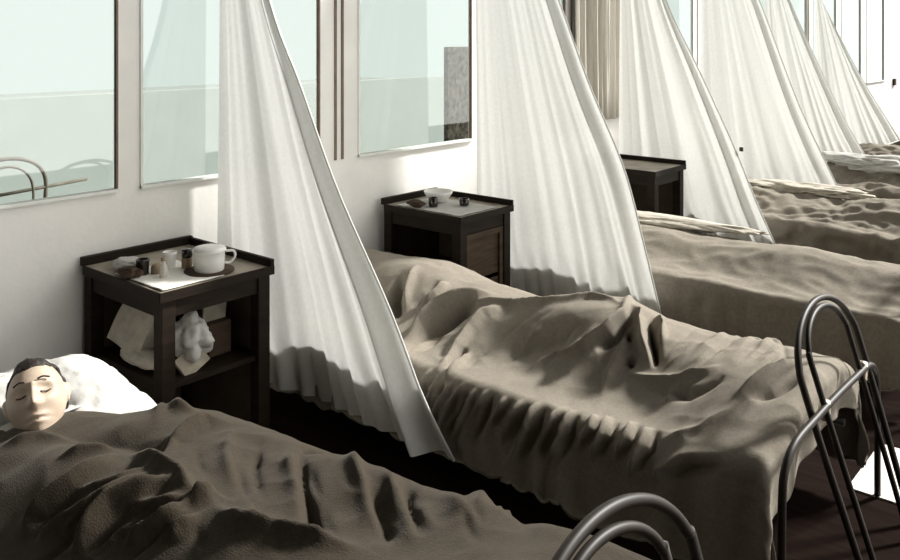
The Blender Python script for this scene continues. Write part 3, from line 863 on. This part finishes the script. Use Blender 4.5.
def head_mesh(bm, M3, c):
    g = bmesh.ops.create_icosphere(bm, subdivisions=6, radius=1)
    def G(x, z, cx, cz, sx, sz): return math.exp(-((x - cx) / sx) ** 2 - ((z - cz) / sz) ** 2)
    for v in g['verts']:
        x, y, z = v.co     # x right, y forward (face), z crown
        W = .076; 
        taper = 1 - .20 * smooth(.05, .95, -z)
        px = x * W * taper; py = y * (.098 if y < 0 else .086); pz = z * (.108 if z > 0 else .116)
        if z < -.2 and y < 0: py *= 1 - .35 * smooth(.2, .9, -z)
        if z < -.1 and y > 0: py *= 1 + .10 * smooth(.1, .8, -z)
        if y > 0:
            f = smooth(0, .5, y)
            ax = abs(px)
            py += f * (.006 * G(px, pz, 0, .030, .05, .012))                     # brow
            py -= f * .018 * (G(ax, 0, .031, 0, .017, 1) * G(0, pz, 0, .006, 1, .014))  # sockets
            py += f * .007 * (G(ax, 0, .031, 0, .012, 1) * G(0, pz, 0, .004, 1, .007))  # lids
            nz_ = smooth(.020, -.030, pz) if pz > -.03 else smooth(-.045, -.032, pz)
            py += f * (.006 + .027 * nz_) * math.exp(-(px / (.008 + .007 * nz_)) ** 2) * (1 if -.045 < pz < .03 else 0)
            py += f * .005 * G(ax, pz, .040, -.022, .02, .02)                     # cheekbone
            py -= f * .004 * G(ax, pz, .036, -.055, .02, .02)
            py += f * .009 * G(px, pz, 0, -.060, .024, .006) + f * .009 * G(px, pz, 0, -.074, .02, .006)
            py -= f * .010 * G(px, pz, 0, -.067, .026, .0035)
            py += f * .008 * G(px, pz, 0, -.098, .022, .014)                     # chin
        v.co = M3 @ Vector((px, py, pz)) + c
    for s in (-1, 1):
        for q, rr in (((.078, -.012, .004), (.007, .017, .028)), ((.083, -.018, .012), (.006, .014, .018))):
            ico(bm, M3 @ Vector((s * q[0], q[1], q[2])) + c, rr, 3, M3)

HC = Vector((.885, -.555, .580))
up = Vector((-.60, .12, .79)).normalized()
fw = Vector((.62, -.40, .60)); fw = (fw - up * fw.dot(up)).normalized()
rt = fw.cross(up)
M3 = Matrix((rt, fw, up)).transposed()
t = thing('person', (1.0, -.55, .36), 'person lying in the foreground bed, head on a white pillow, covered by a blanket', 'person')
bm = nb()
head_mesh(bm, M3, HC)
neck = HC - up * .10 - fw * .02
capsule(bm, HC - up * .06 - fw * .03, Vector((1.03, -.55, .455)), .052, .058)
ico(bm, (1.10, -.55, .445), (.11, .19, .068), 4)
ico(bm, (1.25, -.55, .45), (.17, .155, .075), 4)
ico(bm, (1.45, -.54, .445), (.16, .14, .068), 4)
ico(bm, (1.62, -.54, .445), (.13, .16, .075), 4)
for s in (-1, 1):
    sh = (1.08, -.55 + s * .17, .44)
    el = (1.34, -.55 + s * .22, .41)
    wr_ = (1.55, -.55 + s * .16, .43)
    capsule(bm, sh, el, .048, .038); capsule(bm, el, wr_, .037, .026)
    capsule(bm, wr_, (1.60, -.55 + s * .15, .43), .028, .03)
    for f in range(4):
        yy = -.55 + s * (.125 + .018 * f)
        ln = [.06, .075, .07, .055][f]
        capsule(bm, (1.62, yy, .43), (1.62 + ln, yy, .42), .0085, .007)
    capsule(bm, (1.59, -.55 + s * .12, .43), (1.64, -.55 + s * .095, .425), .010, .008)
    hip = (1.66, -.54 + s * .085, .44); kn = (2.06, -.53 + s * .09, .49); an = (2.44, -.51 + s * .07, .43)
    capsule(bm, hip, kn, .078, .055); capsule(bm, kn, an, .052, .036)
    capsule(bm, an, (2.47, -.51 + s * .07, .50), .036, .036); capsule(bm, (2.45, -.51 + s * .07, .42), (2.49, -.50 + s * .08, .56), .033, .022)
o = obj('body', bm, M['skin'], t, True)
me = o.data
for v in me.vertices: v.co = v.co - Vector((1.0, -.55, .36))
md = o.modifiers.new('fuse', 'REMESH'); md.mode = 'VOXEL'; md.voxel_size = .0032; md.use_smooth_shade = True
md = o.modifiers.new('soft', 'SMOOTH'); md.factor = .5; md.iterations = 1
# hair cap
bm = nb()
g = bmesh.ops.create_icosphere(bm, subdivisions=5, radius=1)
kill = []
for v in g['verts']:
    x, y, z = v.co
    line = .74 if y > 0 else .74 - 1.3 * min(1, -y * 1.6)
    line += .06 * noise.noise(v.co * 5)
    k = 1.0 + .055 * noise.noise(v.co * 4) + .03 * noise.noise(Vector((x * 16, y * 5, z * 5)))
    if z < line - .05: kill.append(v); continue
    e = smooth(line - .05, line + .15, z)
    p = Vector((x * (.078 + .010 * e) * k, y * (.098 if y < 0 else .087) * (1 + .10 * e) * k, z * (.108 + .012 * e) * k))
    v.co = M3 @ p + HC - Vector((1.0, -.55, .36))
bmesh.ops.delete(bm, geom=kill, context='VERTS')
o = obj('hair', bm, M['hair'], t, True)
md = o.modifiers.new('thick', 'SOLIDIFY'); md.thickness = .008; md.offset = -1
for s in (-1, 1):
    bm = nb()
    P = [M3 @ Vector((s * a, b, c)) + HC - Vector((1.0, -.55, .36)) for a, b, c in ((.016, .089, .034), (.030, .087, .037), (.046, .077, .033))]
    tube(bm, P, .0024, 6, 5); obj('eyebrow', bm, M['hair'], t, True)
    bm = nb()
    P = [M3 @ Vector((s * a, b, c)) + HC - Vector((1.0, -.55, .36)) for a, b, c in ((.018, .0775, .002), (.031, .0785, -.003), (.044, .070, .001))]
    tube(bm, P, .0018, 6, 5); obj('eyelashes', bm, M['hair'], t, True)
bm = nb()
rings = []
for i, (xx, zz, ry, rz_) in enumerate([(1.0, .462, .085, .065), (1.03, .452, .14, .075), (1.09, .447, .21, .083), (1.2, .448, .215, .088), (1.45, .445, .18, .082), (1.62, .445, .185, .085)]):
    rings.append([bm.verts.new((xx - 1.0, ry * math.cos(a), max(zz - .025 + rz_ * math.sin(a), .362) - .36)) for a in [2 * math.pi * k / 40 for k in range(40)]])
for a, b in zip(rings, rings[1:]):
    for k in range(40): bm.faces.new((a[k], a[(k + 1) % 40], b[(k + 1) % 40], b[k]))
obj('nightshirt', bm, M['shirt'], t, True)

# ------------------------------------------------------------------ light
w = bpy.data.worlds.new('sky'); S.world = w; w.use_nodes = True
N = w.node_tree.nodes; L = w.node_tree.links
bg = N['Background']
tc = N.new('ShaderNodeTexCoord'); sp = N.new('ShaderNodeSeparateXYZ'); L.new(tc.outputs['Generated'], sp.inputs[0])
L.new(tc.outputs['Generated'], sp.inputs[0])
dt = N.new('ShaderNodeVectorMath'); dt.operation = 'DOT_PRODUCT'; dt.inputs[1].default_value = (-.5, .86, .0)
L.new(tc.outputs['Generated'], dt.inputs[0])
mr = N.new('ShaderNodeMapRange'); mr.inputs['From Min'].default_value = .15; mr.inputs['From Max'].default_value = .6
mr.interpolation_type = 'SMOOTHSTEP'
L.new(dt.outputs['Value'], mr.inputs['Value'])
mx = N.new('ShaderNodeMix'); mx.data_type = 'RGBA'
mx.inputs[6].default_value = (.02, .017, .013, 1)
mx.inputs[7].default_value = (.70, .80, .755, 1)
zr = N.new('ShaderNodeMapRange'); zr.interpolation_type = 'SMOOTHSTEP'
zr.inputs['From Min'].default_value = .22; zr.inputs['From Max'].default_value = .6
zr.inputs['To Min'].default_value = 1; zr.inputs['To Max'].default_value = .12
L.new(sp.outputs['Z'], zr.inputs['Value'])
ml = N.new('ShaderNodeMath'); ml.operation = 'MULTIPLY'
L.new(mr.outputs[0], ml.inputs[0]); L.new(zr.outputs[0], ml.inputs[1])
L.new(ml.outputs[0], mx.inputs[0])
d2 = N.new('ShaderNodeVectorMath'); d2.operation = 'DOT_PRODUCT'; d2.inputs[1].default_value = (.74, .67, .0)
L.new(tc.outputs['Generated'], d2.inputs[0])
m2 = N.new('ShaderNodeMapRange'); m2.interpolation_type = 'SMOOTHSTEP'
m2.inputs['From Min'].default_value = .25; m2.inputs['From Max'].default_value = .85
L.new(d2.outputs['Value'], m2.inputs['Value'])
x2 = N.new('ShaderNodeMix'); x2.data_type = 'RGBA'; x2.blend_type = 'ADD'; x2.clamp_result = False
L.new(m2.outputs[0], x2.inputs[0]); L.new(mx.outputs[2], x2.inputs[6]); x2.inputs[7].default_value = (2.1, 2.06, 1.97, 1)
L.new(x2.outputs[2], bg.inputs['Color'])
bg.inputs['Strength'].default_value = 1.0

def sun(name, dirv, e, ang, col):
    d = bpy.data.lights.new(name, 'SUN'); d.energy = e; d.angle = math.radians(ang); d.color = col
    o = bpy.data.objects.new(name, d); COL.objects.link(o)
    o.rotation_euler = Vector(dirv).to_track_quat('Z', 'Y').to_euler()
    o.location = (3, 5, 4)
sun('sun', (.30, .75, .57), 9.0, 7, (1, .98, .94))

cd = bpy.data.cameras.new('camera'); cam = bpy.data.objects.new('camera', cd); COL.objects.link(cam)
cam.location = (3.323, -1.616, 1.6)
fwd = Vector((-.651, .759, 0)).normalized()
cam.rotation_euler = fwd.to_track_quat('-Z', 'Y').to_euler()
cd.sensor_width = 36; cd.lens = 852 / 900 * 36; cd.shift_y = -(280 - 38) / 900
cd.clip_start = .05
S.camera = cam
S.view_settings.view_transform = 'Standard'; S.view_settings.look = 'None'; S.view_settings.gamma = 1
S.view_settings.use_curve_mapping = False; S.view_settings.exposure = 0
